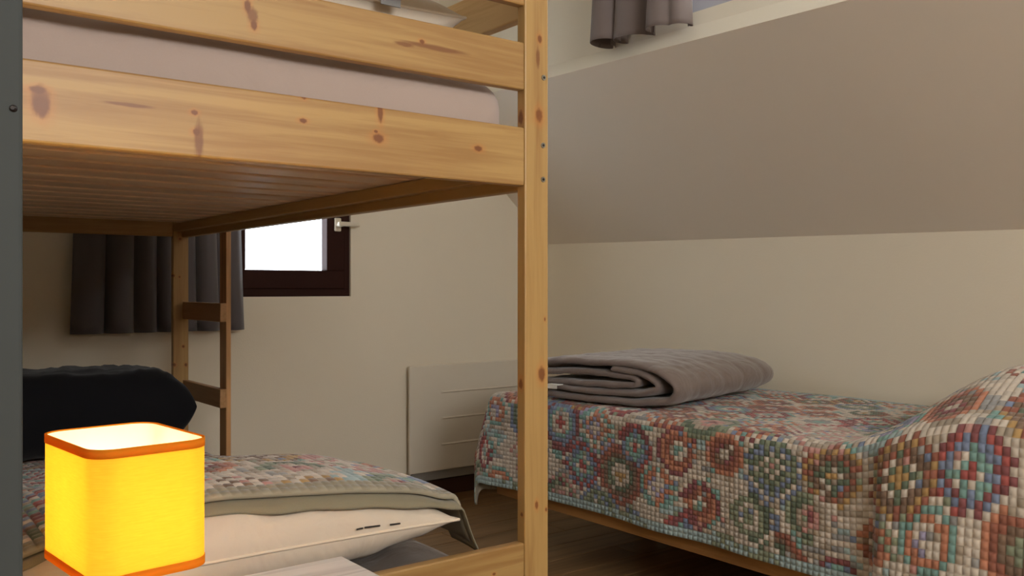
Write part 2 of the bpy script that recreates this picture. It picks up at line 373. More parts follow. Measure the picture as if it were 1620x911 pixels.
# cleats and slats
for z in (H+.208, H-.718):
    for (xx0, xx1) in ((X1-.056, X1-.0265), (X0+.0265, X0+.056)):
        box('cleat', xx0, xx1, ya+.002, yb-.002, z, z+.028, P_yd, bunk, .002)
pitch = .1255; n = 16
for level in (0, 1):
    zb_ = H+.237 if level == 0 else H-.689
    sme = None
    for i in range(n):
        yy = 1.337 + i * pitch
        if yy + .092 > yb: break
        if sme is None:
            s = box('slat', X0+.03, X1-.03, yy, yy+.090, zb_, zb_+.016, P_slat_lit, bunk, .002, origin=(X0+.03, yy, zb_)); sme = s.data
        else:
            s = bpy.data.objects.new('slat', sme); C.objects.link(s); s.parent = bunk; s.location = Vector((X0+.03, yy, zb_)) - Vector(BB)
# ladder on the outside at the far end
lad = bpy.data.objects.new('ladder', None); C.objects.link(lad); lad.parent = bunk; lad.location = Vector((1.08, 3.0, 0)) - Vector(BB)
M_lad = wood('ladder_pine', srgb(200, 150, 100), PD, 2, (1.08, 3.0, 0), [], [], 11, face=0)
M_rung = wood('rung_pine', srgb(176, 132, 88), PD, 1, (1.08, 3.0, 0), [], [], 12, face=0)
box('ladder_upright', 1.0925, 1.1095, 2.99, 3.052, .02, H+.68, M_lad, lad, .002)
for z in (-.985+.06, -.702, -.404, -.115, .475):
    if z < -.9: z = -.9
    box('rung', 1.070 if z < .4 else 1.0925, 1.0921, 2.985, 3.376, H+z, H+z+.064, M_rung, lad, .003)

# ------------------------------------------------------------------ soft goods
def mattress(name, x0, x1, y0, y1, z0, z1, mat, r=.045, amp=.004, label=None, cat=None, seed=0):
    bm = bmesh.new(); nx, ny, nz_ = 40, 70, 10
    add_box(bm, x0, x1, y0, y1, z0, z1, r, 5)
    bmesh.ops.subdivide_edges(bm, edges=[e for e in bm.edges if e.calc_length() > .3], cuts=24, use_grid_fill=True)
    bmesh.ops.subdivide_edges(bm, edges=[e for e in bm.edges if e.calc_length() > .07], cuts=2, use_grid_fill=True)
    bm.normal_update()
    for v in bm.verts:
        d = noise.noise(Vector((v.co.x*4+seed, v.co.y*4, v.co.z*9))) * amp * 2 + noise.noise(Vector((v.co.x*11, v.co.y*11, v.co.z*14+seed))) * amp
        v.co += v.normal * min(0, d - amp*.4)
    o = link_bm(name, bm, mat, None, smooth=True, origin=((x0+x1)/2, (y0+y1)/2, z0))
    return setp(o, label, cat)
mattress('mattress', .12, 1.030, 1.336, 3.36, H+.2535, H+.392, M_sheet, .055, .004, 'white sheeted mattress on the upper bunk behind the pine rails', 'mattress', 1)
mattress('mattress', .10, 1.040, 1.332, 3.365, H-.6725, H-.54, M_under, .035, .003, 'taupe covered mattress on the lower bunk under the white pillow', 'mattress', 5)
bpy.data.objects['mattress.001'].name = 'mattress'
def pillow(name, c, lx, ly, th, mat, rot=0, tilt=0, roll=0, parent=None, pe=.5, nose=.10, wr=.006, seed=0, piping=None, n=56, label=None, cat=None, power=4, tilt_y=0, pu=None, peu=None):
    pu = pu or power; peu = peu or pe
    M_ = Matrix.Translation(c) @ Matrix.Rotation(rot, 4, 'Z') @ Matrix.Rotation(tilt, 4, 'X') @ Matrix.Rotation(tilt_y, 4, 'Y')
    bm = bmesh.new(); grids = []
    def P(u, v, side):
        # outline pulled in between the pointed corners
        x = u * lx/2 * (1 - nose * (1 - abs(v)**2) * abs(u)**6) ; y_ = v * ly/2 * (1 - nose * (1 - abs(u)**2) * abs(v)**6)
        t = max(0, (1 - abs(u)**pu)) ** peu * max(0, (1 - abs(v)**power)) ** pe
        w_ = 0
        p0 = Vector((x*14 + seed, y_*14, side*3))
        w_ = noise.noise(p0) * wr + abs(noise.noise(p0 * 2.1)) * wr
        edge = 1 - t
        w_ += math.sin((x+y_*.3)*70 + seed) * wr * .5 * max(0, edge) * t * 2
        return M_ @ Vector((x, y_, side * (th/2 * t) + w_ * t))
    for side in (1, -1):
        g = [[None]*(n+1) for _ in range(n+1)]
        for i in range(n+1):
            for j in range(n+1):
                u = math.sin((i/n*2-1) * PI/2) ; v = math.sin((j/n*2-1) * PI/2)
                if side == -1 and (i in (0, n) or j in (0, n)): g[i][j] = grids[0][i][j]; continue
                g[i][j] = bm.verts.new(P(u, v, side))
        grids.append(g)
        for i in range(n):
            for j in range(n):
                f_ = (g[i][j], g[i+1][j], g[i+1][j+1], g[i][j+1])
                bm.faces.new(f_ if side == 1 else f_[::-1])
    edge = [grids[0][i][0].co.copy() for i in range(n)] + [grids[0][n][j].co.copy() for j in range(n)] + [grids[0][i][n].co.copy() for i in range(n, 0, -1)] + [grids[0][0][j].co.copy() for j in range(n, 0, -1)]
    o = link_bm(name, bm, mat, parent, smooth=True, origin=c)
    if piping:
        bm = bmesh.new(); k = len(edge); rings = []
        cc = Vector(c)
        for i in range(k):
            t_ = (edge[(i+1) % k] - edge[i-1]).normalized(); out = (edge[i] - cc); out = (out - t_ * out.dot(t_)).normalized(); up = t_.cross(out)
            rings.append([bm.verts.new(edge[i] + (out * math.cos(a*PI/3) + up * math.sin(a*PI/3)) * .0028) for a in range(6)])
        for i in range(k):
            A, B = rings[i], rings[(i+1) % k]
            for a in range(6): bm.faces.new((A[a], A[(a+1) % 6], B[(a+1) % 6], B[a]))
        link_bm('piping', bm, piping, o, smooth=True)
    return setp(o, label, cat)
M_pipe = fabric('pillow_piping', srgb(222, 206, 184), 500, .05)
pillow('pillow', (.60, 1.625, H+.484), .74, .46, .16, M_pill, rot=.03, tilt=-.13, tilt_y=0, wr=.007, seed=2, piping=M_pipe, label='white pillow on the upper bunk, above the pine guard board', cat='pillow')
lowp = pillow('pillow', (.562, 1.615, H-.428), .76, .47, .158, M_pill, rot=-.01, tilt=0, wr=.009, pu=2.2, peu=.62, seed=6, piping=M_pipe, nose=.07, label='white zipped pillow on the lower bunk under the folded quilt hem', cat='pillow')
for (px0, px1, py0, py1) in ((565, 575, 838, 836), (578, 602, 835, 832), (618, 634, 830.5, 828.5)):
    a = kn(px0, py0-2, 1.383, 1, 1); b = kn(px1, py1-2, 1.381, 1, 1)
    bm = bmesh.new(); add_cyl(bm, (a[0], 1.385, a[2]-.002), (b[0], 1.383, b[2]-.002), .0016, seg=6); link_bm('zip_tape', bm, M_zip, lowp, label='dark zip teeth')
pillow('pillow', (.475, 3.09, H-.385), .94, .50, .255, M_black, rot=-.0, tilt=-.05, tilt_y=.0, wr=.012, seed=11, power=8, pe=.42, nose=.05, label='black velvet cushion at the far end of the lower bunk', cat='cushion')
# tag on upper pillow
a = kn(612, 5, 1.40, 1, 1)
bm = bmesh.new(); add_box(bm, a[0]-.02, a[0]+.02, 1.386, 1.388, a[2]-.008, a[2]+.012); link_bm('label', bm, plain('grey_label', srgb(130, 128, 126), .7), bpy.data.objects['pillow'], label='small grey sewn label')

# ------------------------------------------------------------------ patchwork quilts
PAL = dict(cream=(218,207,193), taupe=(176,162,144), terra=(196,122,92), rust=(152,84,66), maroon=(128,64,70), pink=(200,142,136), teal=(118,168,164),
           sage=(134,148,122), green=(86,106,86), blue=(112,132,170), lav=(160,156,196), mustard=(184,144,84), brown=(118,92,74), grey=(152,154,156), sky=(160,190,196), red=(172,74,72), hem=(146,140,120))
PALL = {k: srgb(*[c*.80 + m*.20 for c, m in zip(v, (206, 190, 172))])[:3] for k, v in PAL.items()}
def pattern(nu, nv, seed, border='sky'):
    rg = random.Random(seed)
    col = [[None]*nv for _ in range(nu)]
    mot = []; step = 10.4; row = 0; v = 4
    while v < nv + 8:
        u = (row % 2) * step/2 - 3
        while u < nu + 8:
            ring_sets = [['teal','cream','rust','terra','maroon'], ['cream','lav','cream','terra','teal'], ['sage','cream','sage','green','blue'], ['maroon','pink','taupe','green','sage'],
                         ['brown','cream','brown','taupe','mustard'], ['teal','grey','cream','red','maroon'], ['cream','maroon','brown','rust','terra'], ['sage','brown','rust','terra','cream'],
                         ['cream','pink','cream','taupe','pink'], ['green','cream','blue','lav','teal'], ['red','cream','teal','blue','maroon'], ['mustard','cream','green','brown','rust']]
            mot.append((u + rg.uniform(-1.3, 1.3), v + rg.uniform(-1.3, 1.3), rg.choice(ring_sets), rg.uniform(3.6, 6.2), rg.choice([0, 1, 1, 2]), rg.random()))
            u += step
        v += step * .84; row += 1
    for i in range(nu):
        for j in range(nv):
            best = None
            for m_ in mot:
                dx, dy = i - m_[0], j - m_[1]
                if abs(dx) > 8 or abs(dy) > 8: continue
                ax, ay = abs(dx), abs(dy)
                d = max(ax, ay, (ax + ay) * .74)
                if best is None or d / m_[3] < best[0] / best[1][3]: best = (d, m_, dx, dy)
            k = 'cream'
            if best and best[0] <= best[1][3]:
                d, m_, dx, dy = best; rings = m_[2]
                k = rings[min(len(rings)-1, int(d / m_[3] * len(rings)))]
                if m_[4] == 1 and (i + j) % 2 and d > 1: k = rings[(int(d) + 1) % len(rings)]
                if m_[4] == 2 and d > m_[3]*.6 and (dx > 0) != (m_[5] > .5): k = 'cream'
                if rg.random() < .09: k = rg.choice(['taupe', 'pink', 'sage', 'cream', 'grey', 'blue'])
            else:
                br = random.Random(((i + (j % 2)) // 2) * 7919 + j * 104729 + seed)
                k = br.choice(['cream','cream','cream','cream','cream','taupe','taupe','grey'])
                if ((i + 2*j) // 9) % 4 == 0 and br.random() < .6: k = 'sky'
                if ((2*i - j) // 8) % 5 == 0 and br.random() < .3: k = 'teal'
            if i < 2 or j < 2 or i >= nu-2 or j >= nv-2: k = rg.choice([border, border, ('sage' if border == 'sky' else 'hem') if ((i+j)//14) % 2 else border])
            c = PALL[k]; f_ = rg.uniform(.80, 1.10)
            col[i][j] = (min(1, c[0]*f_), min(1, c[1]*f_), min(1, c[2]*f_), 1)
    return col
def quilt_mesh(name, nu, nv, mapf, seed, puff=.0036, border='sky', parent=None, thick=.006):
    """nu x nv stitched cells; mapf(a, b) with a,b in cell units -> point on the cloth"""
    col = pattern(nu, nv, seed, border)
    G = [[mapf(i, j) for j in range(nv+1)] for i in range(nu+1)]
    NR = [[None]*(nv+1) for _ in range(nu+1)]
    for i in range(nu+1):
        for j in range(nv+1):
            du = G[min(i+1, nu)][j] - G[max(i-1, 0)][j]; dv = G[i][min(j+1, nv)] - G[i][max(j-1, 0)]
            nn = du.cross(dv); NR[i][j] = nn.normalized() if nn.length > 1e-9 else Vector((0, 0, 1))
    verts = []; faces = []; fc = []
    idx = [[0]*(nv+1) for _ in range(nu+1)]
    for i in range(nu+1):
        for j in range(nv+1): idx[i][j] = len(verts); verts.append(G[i][j])
    e = .15
    for i in range(nu):
        for j in range(nv):
            P00, P10, P11, P01 = G[i][j], G[i+1][j], G[i+1][j+1], G[i][j+1]
            nn = (NR[i][j] + NR[i+1][j+1]).normalized() * puff
            def bl(a, b): return P00*(1-a)*(1-b) + P10*a*(1-b) + P11*a*b + P01*(1-a)*b + nn
            q0 = len(verts); verts += [bl(e, e), bl(1-e, e), bl(1-e, 1-e), bl(e, 1-e)]
            a, b, c_, d = idx[i][j], idx[i+1][j], idx[i+1][j+1], idx[i][j+1]
            for f_ in ((q0, q0+1, q0+2, q0+3), (a, b, q0+1, q0), (b, c_, q0+2, q0+1), (c_, d, q0+3, q0+2), (d, a, q0, q0+3)):
                faces.append(f_); fc.append(col[i][j])
    # plain backing so the cloth has thickness and an underside
    bk = [[0]*(nv+1) for _ in range(nu+1)]
    for i in range(nu+1):
        for j in range(nv+1): bk[i][j] = len(verts); verts.append(G[i][j] - NR[i][j] * thick)
    hemc = (*PALL['hem'], 1)
    for i in range(nu):
        for j in range(nv): faces.append((bk[i][j], bk[i][j+1], bk[i+1][j+1], bk[i+1][j])); fc.append(hemc)
    for i in range(nu):
        faces.append((idx[i+1][0], idx[i][0], bk[i][0], bk[i+1][0])); fc.append(hemc)
        faces.append((idx[i][nv], idx[i+1][nv], bk[i+1][nv], bk[i][nv])); fc.append(hemc)
    for j in range(nv):
        faces.append((idx[0][j], idx[0][j+1], bk[0][j+1], bk[0][j])); fc.append(hemc)
        faces.append((idx[nu][j+1], idx[nu][j], bk[nu][j], bk[nu][j+1])); fc.append(hemc)
    base = Vector(parent) if parent else Vector((0, 0, 0))
    me = bpy.data.meshes.new(name); me.from_pydata([tuple(v - base) for v in verts], [], faces)
    ca = me.color_attributes.new('tile', 'FLOAT_COLOR', 'CORNER')
    buf = []
    for p in me.polygons:
        buf += list(fc[p.index]) * p.loop_total
    ca.data.foreach_set('color', buf)
    me.polygons.foreach_set('use_smooth', [True]*len(me.polygons)); me.materials.append(M_quilt); me.update()
    o = bpy.data.objects.new(name, me); C.objects.link(o); o.location = base
    return o

# ------------------------------------------------------------------ single bed along the knee wall
BX0, BX1, BY0, BY1 = 2.075, 2.985, .75, 2.80
sb = (2.53, 1.78, 0)
bed = thing('single_bed', 'low wooden single bed frame under the patchwork bedspread', 'bed', sb)
M_bed = wood('bed_beech', srgb(188, 140, 84), srgb(140, 96, 52), 1, sb, [], [], 21, face=0)
M_bedx = wood('bed_beech_cross', srgb(188, 140, 84), srgb(140, 96, 52), 0, sb, [], [], 22)
z0, z1 = H-.797, H-.68
box('side_rail', BX0+.012, BX0+.036, BY0+.002, BY1-.002, z0, z1, M_bed, bed, .003)
box('side_rail', BX1-.034, BX1-.01, BY0+.002, BY1-.002, z0, z1, M_bed, bed, .003)
box('end_rail', BX0+.037, BX1-.035, BY1-.03, BY1-.004, z0, z1, M_bedx, bed, .003)
box('end_rail', BX0+.037, BX1-.035, BY0+.004, BY0+.03, z0, z1, M_bedx, bed, .003)
for xx in (BX0+.10, BX1-.15):
    for yy in (BY0+.10, BY1-.09): box('leg', xx, xx+.05, yy, yy+.05, .001, z0+.002, M_bedx, bed, .004)
sme = None
for i in range(13):
    yy = BY0 + .06 + i*.15
    if sme is None:
        s = box('slat', BX0+.037, BX1-.035, yy, yy+.07, z1-.03, z1-.012, M_bedx, bed, .002, origin=(BX0+.037, yy, z1-.03)); sme = s.data
    else:
        s = bpy.data.objects.new('slat', sme); C.objects.link(s); s.parent = bed; s.location = Vector((BX0+.037, yy, z1-.03)) - Vector(sb)
ZT = H - .403
mattress('mattress', BX0+.012, BX1-.005, BY0, BY1-.01, z1+.001, ZT-.014, M_sheet, .04, .002, 'mattress hidden beneath the patchwork bedspread', 'mattress', 9)

cu, cv = .0172, .0152
def bumpz(x, y_):
    """pillow under the bedspread at the head end"""
    t = (1.36 - y_) / .42; t = max(0, min(1, t)); t = t*t*(3-2*t)
    a = (x - 2.02) / .30; a = max(0, min(1, a)); a = math.sin(a * PI/2)
    return .215 * t * (.30 + .70*a)
def bed_map(p, q):
    """p metres from the head towards the foot, q metres from the wall towards the room"""
    Wt = BX1 - 2.055 - .035; Yh = .72; Yf = 2.775; rr = .045
    y_ = Yh + p; dq = q - Wt; dp = y_ - Yf
    wav = noise.noise(Vector((p*3.1, q*4, 3))) * .006
    head = max(0, min(1, (1.215 - y_) / .05)); head = head*head*(3-2*head)
    if dq <= 0 and dp <= 0:
        x = BX1 - q; z = ZT + wav*.7 + bumpz(x, y_)
        return Vector((x, y_, z))
    edge_x = BX1 - Wt; hz = ZT
    def drop(d, free=0):      # length along cloth -> (outward, down)
        rd = .035
        if d < rd * PI/2:
            a = d / rd; return rd * math.sin(a), rd * (1 - math.cos(a))
        return rd, rd + d - rd * PI/2
    if dq > 0 and dp <= 0:
        o_, dn = drop(dq)
        near = max(0, 1 + dp/.25)
        hang = min(1, dn/.3)
        fold = (math.sin(y_*13 + 1.0)*.006 + noise.noise(Vector((y_*5, 0, 7)))*.012) * hang
        o_ = o_ + fold + (.062 * head * (.25 + .75*hang)) * min(1, dq/.05) + near*near*.035*hang
        zb_ = bumpz(edge_x, y_) * (1 - min(1, dn/.33))
        k_ = 1 - near * .0
        return Vector((edge_x - o_, y_, hz - dn + zb_))
    if dp > 0 and dq <= 0:
        o_, dn = drop(dp); hang = min(1, dn/.3)
        near = max(0, 1 + dq/.25)
        fold = math.sin(q*15)*.008*hang + near*near*.02*hang
        return Vector((BX1 - q, Yf + o_ + fold, hz - dn))
    rad = math.hypot(dp, dq); ph = math.atan2(dp, dq)
    o_, dn = drop(rad); hang = min(1, dn/.3)
    o_ = o_ + hang * (.035 + .03 * math.sin(2*ph) ** 2); dn *= 1 - .17 * math.sin(2*ph) ** 2
    return Vector((edge_x - (o_ if True else 0) * math.cos(ph), Yf + o_ * math.sin(ph), hz - dn))
nu = int(2.47/cu); nv = int(1.276/cv)
ql = quilt_mesh('bedspread', nu, nv, lambda i, j: bed_map(i*cu, j*cv), 12, parent=(2.5, 1.8, ZT))
setp(ql, 'patchwork bedspread of octagon flowers draped over the single bed', 'bedspread')

# ------------------------------------------------------------------ folded comforter
def resample(pts, step):
    out = [Vector(pts[0])]; acc = 0
    # Catmull-Rom through the points first
    fine = []
    for i in range(len(pts)-1):
        p0 = Vector(pts[max(i-1, 0)]); p1 = Vector(pts[i]); p2 = Vector(pts[i+1]); p3 = Vector(pts[min(i+2, len(pts)-1)])
        for k in range(24):
            t = k/24; fine.append(.5*((2*p1) + (-p0+p2)*t + (2*p0-5*p1+4*p2-p3)*t*t + (-p0+3*p1-3*p2+p3)*t**3))
    fine.append(Vector(pts[-1])); last = fine[0]
    for p in fine[1:]:
        d = (p - last).length
        if d >= step: out.append(p); last = p
    return out
cx_len = .73
spine = [(.50,.060),(.36,.064),(.24,.066),(.165,.072),(.145,.086),(.17,.100),(.26,.107),(.38,.110),(.50,.098),(.555,.078),(.568,.062),(.60,.10),(.58,.128),(.48,.146),(.36,.152),(.24,.151),(.12,.138),(.05,.11),(.022,.075),(.045,.036),(.12,.021),(.25,.018),(.40,.018),(.53,.02),(.575,.027)]
spine_path = [(.60,.066),(.47,.070),(.36,.073),(.26,.074),(.19,.080),(.172,.092),(.20,.104),(.29,.110),(.40,.112),(.50,.108),(.59,.100)]
outer_path = [(.635,.098),(.61,.126),(.51,.146),(.38,.148),(.25,.150),(.13,.138),(.055,.112),(.026,.078),(.05,.040),(.13,.024),(.27,.019),(.42,.019),(.535,.022),(.565,.036),(.53,.050),(.42,.048),(.30,.046),(.17,.052),(.10,.070),(.105,.095),(.17,.122),(.28,.128)]
def comforter():
    bm = bmesh.new()
    def sweep(path, th, xa_, xb_, ph):
        pts = resample([(a, b, 0) for a, b in path], .009); nP = len(pts); nX = 46
        top = []; bot = []
        for k in range(nX+1):
            t = k/nX; rowt = []; rowb = []
            shr = 1 - .16 * max(0, (t-.72)/.28)**2
            for i, p in enumerate(pts):
                a = pts[max(i-1, 0)]; b = pts[min(i+1, nP-1)]; tg = (b - a).normalized(); nn = Vector((-tg.y, tg.x, 0))
                s_ = i * .009
                seam = abs(math.sin(PI * (t*cx_len) / .155 + ph))
                seam2 = abs(math.sin(PI * s_ / .15))
                q_ = min(1, seam*2.2) * .45 + .55
                thk = th * (.66 + .34 * min(1, seam*2.4)) * (.9 + .1*min(1, seam2*3))
                w_ = noise.noise(Vector((s_*22, t*17, ph))) * .0035 + noise.noise(Vector((s_*60, t*30, ph+3))) * .0015
                xx = xa_ + t*(xb_-xa_) + noise.noise(Vector((s_*9, ph, 0)))*.012*(1-t)
                for side, row in ((1, rowt), (-1, rowb)):
                    o_ = nn * (side * thk/2 + w_)
                    yv = (p.x + o_.x); zv = (p.y + o_.y)
                    zc = .078; yc = .3
                    zv = zc + (zv - zc) * shr; yv = yc + (yv-yc) * (1 - .06*(1-shr)/.16)
                    e_ = .0
                    row.append(bm.verts.new((xx, yv, max(.002, zv))))
            top.append(rowt); bot.append(rowb)
        def strip(a, b, c_, d): bm.faces.new((a, b, c_, d))
        for k in range(nX):
            for i in range(nP-1):
                strip(top[k][i], top[k][i+1], top[k+1][i+1], top[k+1][i]); strip(bot[k][i], bot[k+1][i], bot[k+1][i+1], bot[k][i+1])
            strip(top[k][0], top[k+1][0], bot[k+1][0], bot[k][0]); strip(top[k][-1], bot[k][-1], bot[k+1][-1], top[k+1][-1])
        for k, sgn in ((0, -1), (nX, 1)):
            # rounded end of each layer
            mid_ = []
            for i in range(nP):
                m_ = (top[k][i].co + bot[k][i].co)/2; m_.x += sgn * .009; mid_.append(bm.verts.new(m_))
            for i in range(nP-1):
                strip(top[k][i], mid_[i], mid_[i+1], top[k][i+1]); strip(bot[k][i+1], mid_[i+1], mid_[i], bot[k][i])
    outer = [(a, b*.98) for a, b in outer_path]; spine = [(a, b*.98) for a, b in spine_path]
    sweep(outer, .026, 0, cx_len, 0); sweep(spine, .020, .006, cx_len-.02, 1.3)
    bmesh.ops.recalc_face_normals(bm, faces=bm.faces)
    return bm
bm = comforter()
O = Vector((2.172, 1.925, ZT+.004)); ang = .20
mat4 = Matrix.Translation(O) @ Matrix.Rotation(ang, 4, 'Z')
bmesh.ops.transform(bm, matrix=mat4, verts=bm.verts)
cf = link_bm('folded_comforter', bm, M_duvet, None, smooth=True, origin=O)
setp(cf, 'mauve grey quilted comforter folded into a roll on the single bed', 'comforter')
bm = bmesh.new(); add_box(bm, -.03, .0, .478, .53, .058, .0605); add_box(bm, -.032, -.0295, .482, .526, .046, .0605)
bmesh.ops.transform(bm, matrix=mat4, verts=bm.verts); link_bm('care_tag', bm, M_tag, cf, label='white care tag')

# ------------------------------------------------------------------ quilt on the lower bunk
def ss(t): t = max(0, min(1, t)); return t*t*(3-2*t)
def low_z(x, y_):
    """top surface of the quilt over mattress and white pillow, relative to the eye"""
    base = -.520 + .010*noise.noise(Vector((x*5, y_*4, 2)))
    tail = ss((2.95 - y_)/1.05) * .078
    u = min(1, abs((x - .575)/.385)); v = min(1, abs((y_ - 1.615)/.245))
    top = -.428 + .079 * max(0, 1-u**2.2)**.62 * max(0, 1-v**4)**.5 + (.011 if u < 1 and v < 1 else 0)
    if u >= 1 or v >= 1: top = -.428
    k = 45.0
    return math.log(math.exp(k*(base+tail)) + math.exp(k*top) * (1 if y_ < 1.86 else max(0, 1-(y_-1.86)/.4)))/k
def hem_y(x): return 1.450 + .004*math.sin(x*17) - .035*ss((x-.45)/.4)
def low_map(p, q, lift=0, y_shift=0):
    """p along the bed from the near hem, q across from the left wall"""
    x = .14 + q; 
    xe = .93; yy = hem_y(min(x, xe)) + y_shift + p
    if x <= xe: z = low_z(x, yy)
    else:
        d = x - xe
        z = low_z(xe, yy) - (d*.10 if d < .03 else .003 + (d-.03)*.85) ; x = xe + (d if d < .03 else .03 + (d-.03)*.35)
        nr = max(0, 1 - p/.25); x += .0*nr; 
    z += noise.noise(Vector((x*9, yy*9, 5)))*.003 + lift
    return Vector((x, yy, H + z))
cu2, cv2 = .0175, .016
nu2, nv2 = int(1.85/cu2), int(.94/cv2)
q2 = quilt_mesh('quilt', nu2, nv2, lambda i, j: low_map(i*cu2, (nv2-j)*cv2, .006), 31, border='hem', parent=(.6, 2.3, H-.46))
setp(q2, 'patchwork quilt with sage edging folded over the lower bunk', 'quilt')
# the lower layer of the folded hem
def hem_layer(name, shift, width, lift, x_lo, x_hi, mat, thick=.005, side=True):
    bm = bmesh.new(); nX = 90; nS = 7; rows = []
    for i in range(nX+1):
        q = x_lo + (x_hi - x_lo)*i/nX
        row = []
        for s_ in range(nS+1):
            t = s_/nS
            wv = .003*math.sin(q*23+1) + .002*math.sin(q*51) - .010*ss((q-.1)/.35)
            v = low_map(t*width - .0, q, lift, shift + wv)
            if s_ == 0: v.z -= .003
            row.append(v)
        rows.append(row)
    T = [[bm.verts.new(v) for v in r_] for r_ in rows]; B = [[bm.verts.new(v - Vector((0, 0, thick))) for v in r_] for r_ in rows]
    for i in range(nX):
        for s_ in range(nS):
            bm.faces.new((T[i][s_], T[i+1][s_], T[i+1][s_+1], T[i][s_+1])); bm.faces.new((B[i][s_], B[i][s_+1], B[i+1][s_+1], B[i+1][s_]))
        bm.faces.new((T[i][0], B[i][0], B[i+1][0], T[i+1][0])); bm.faces.new((T[i][nS], T[i+1][nS], B[i+1][nS], B[i][nS]))
    for i in (0, nX):
        for s_ in range(nS): bm.faces.new((T[i][s_], T[i][s_+1], B[i][s_+1], B[i][s_]))
    bmesh.ops.recalc_face_normals(bm, faces=bm.faces)
    return link_bm(name, bm, mat, q2, smooth=True)
hem_layer('folded_hem', -.014, .10, -.004, .0, .93, M_hem).__setitem__('label', 'sage green folded hem layer')

# ------------------------------------------------------------------ curtains
def curtain(name, axis, a0, a1, depth, z0, z1, mat, label, folds, amp, seed, group=None, rod=True, lean=0, thick=.003, zf=None, tilt=0):
    """a hanging pleated cloth running along x (axis 0) or y (axis 1) at the given distance"""
    base = ((a0+a1)/2, depth, z0) if axis == 0 else (depth, (a0+a1)/2, z0)
    t = thing(name, label, 'curtain', base, group)
    bm = bmesh.new(); nA, nZ = 170, 26; F = []; Bk = []
    for k in range(nZ+1):
        tz = k/nZ; rf = []; rb = []
        for i in range(nA+1):
            s = i/nA
            ph = s*folds*2*PI + math.sin(s*7+seed)*1.4
            am = amp * (.4 + .75*abs(noise.noise(Vector((s*6, seed, 0)))*2)) * (1 - .35*tz)
            dd = math.sin(ph)*am + .012*noise.noise(Vector((s*3, tz*2, seed)))
            aa = a0 + (a1-a0)*s + math.cos(ph)*am*.62*(1-.4*tz) + lean*(1-tz)*(1-2*s)
            zz = z0 + (z1-z0)*tz + (tilt*(s-.5)*(1-tz))
            for off, row in ((0, rf), (thick, rb)):
                p_ = (aa, depth + dd + off, zz) if axis == 0 else (depth + dd + off, aa, zz)
                row.append(bm.verts.new(p_))
        F.append(rf); Bk.append(rb)
    for k in range(nZ):
        for i in range(nA):
            bm.faces.new((F[k][i], F[k][i+1], F[k+1][i+1], F[k+1][i])); bm.faces.new((Bk[k][i], Bk[k+1][i], Bk[k+1][i+1], Bk[k][i+1]))
    for i in range(nA):
        bm.faces.new((F[0][i], Bk[0][i], Bk[0][i+1], F[0][i+1])); bm.faces.new((F[nZ][i], F[nZ][i+1], Bk[nZ][i+1], Bk[nZ][i]))
    for k in range(nZ):
        bm.faces.new((F[k][0], F[k+1][0], Bk[k+1][0], Bk[k][0])); bm.faces.new((F[k][nA], Bk[k][nA], Bk[k+1][nA], F[k+1][nA]))
    bmesh.ops.recalc_face_normals(bm, faces=bm.faces)
    link_bm('cloth', bm, mat, t, smooth=True)
    bm = bmesh.new()
    p0 = (a0-.1, depth, z1+.01) if axis == 0 else (depth, a0-.1, z1+.01); p1 = (a1+.1, depth, z1+.01) if axis == 0 else (depth, a1+.1, z1+.01)
    add_cyl(bm, p0, p1, .009); link_bm('rod', bm, M_steel, t, smooth=True)
    return t
curtain('curtain', 0, .75, 1.33, 3.535, H-.168, H+.85, M_curt, 'dark grey pleated curtain at the small brown window, behind the bunk', 7, .032, 2.2, lean=-.03)
curtain('curtain', 1, 1.99, 2.43, 2.262, H+.880, H+1.36, M_curt2, 'short taupe grey curtain hanging above the sloped wall', 3.2, .062, .6, tilt=.022)

# ------------------------------------------------------------------ radiator
RX0, RX1, RZ0, RZ1 = 2.153, 2.93, .127, .625
rad = thing('radiator', 'flat cream electric panel radiator low on the back wall', 'radiator', ((RX0+RX1)/2, YW, RZ0))
bm = bmesh.new(); add_box(bm, RX0+.03, RX1-.03, YW-.028, YW-.002, RZ0-.045, RZ1-.03, .004); link_bm('back_casing', bm, M_rad_back, rad)
bm = bmesh.new()
gz = [RZ0, RZ0+.122, RZ0+.245, RZ0+.368, RZ1]; g = .0035
add_box(bm, RX0, RX1, YW-.047, YW-.030, RZ0, RZ1, .004)
front = link_bm('front_panel', bm, M_rad, rad)
for z in gz[1:-1]:
    # pressed ribs standing proud of the panel
    bm = bmesh.new()
    A = [(RX0+.17, z-.006), (RX1-.01, z-.006), (RX1-.01, z+.006), (RX0+.17, z+.006)]
    vs = [bm.verts.new((x_, YW-.0475, z_)) for x_, z_ in A]; ws = [bm.verts.new((x_ + (.02 if x_ < 2.5 else -.01), YW-.0525, z)) for x_ in (RX0+.17, RX1-.01)]
    bm.faces.new((vs[0], vs[1], ws[1], ws[0])); bm.faces.new((ws[0], ws[1], vs[2], vs[3])); bm.faces.new((vs[0], ws[0], vs[3])); bm.faces.new((vs[1], vs[2], ws[1])); bm.faces.new(vs[::-1])
    bmesh.ops.recalc_face_normals(bm, faces=bm.faces)
    link_bm('rib', bm, M_rad, front)

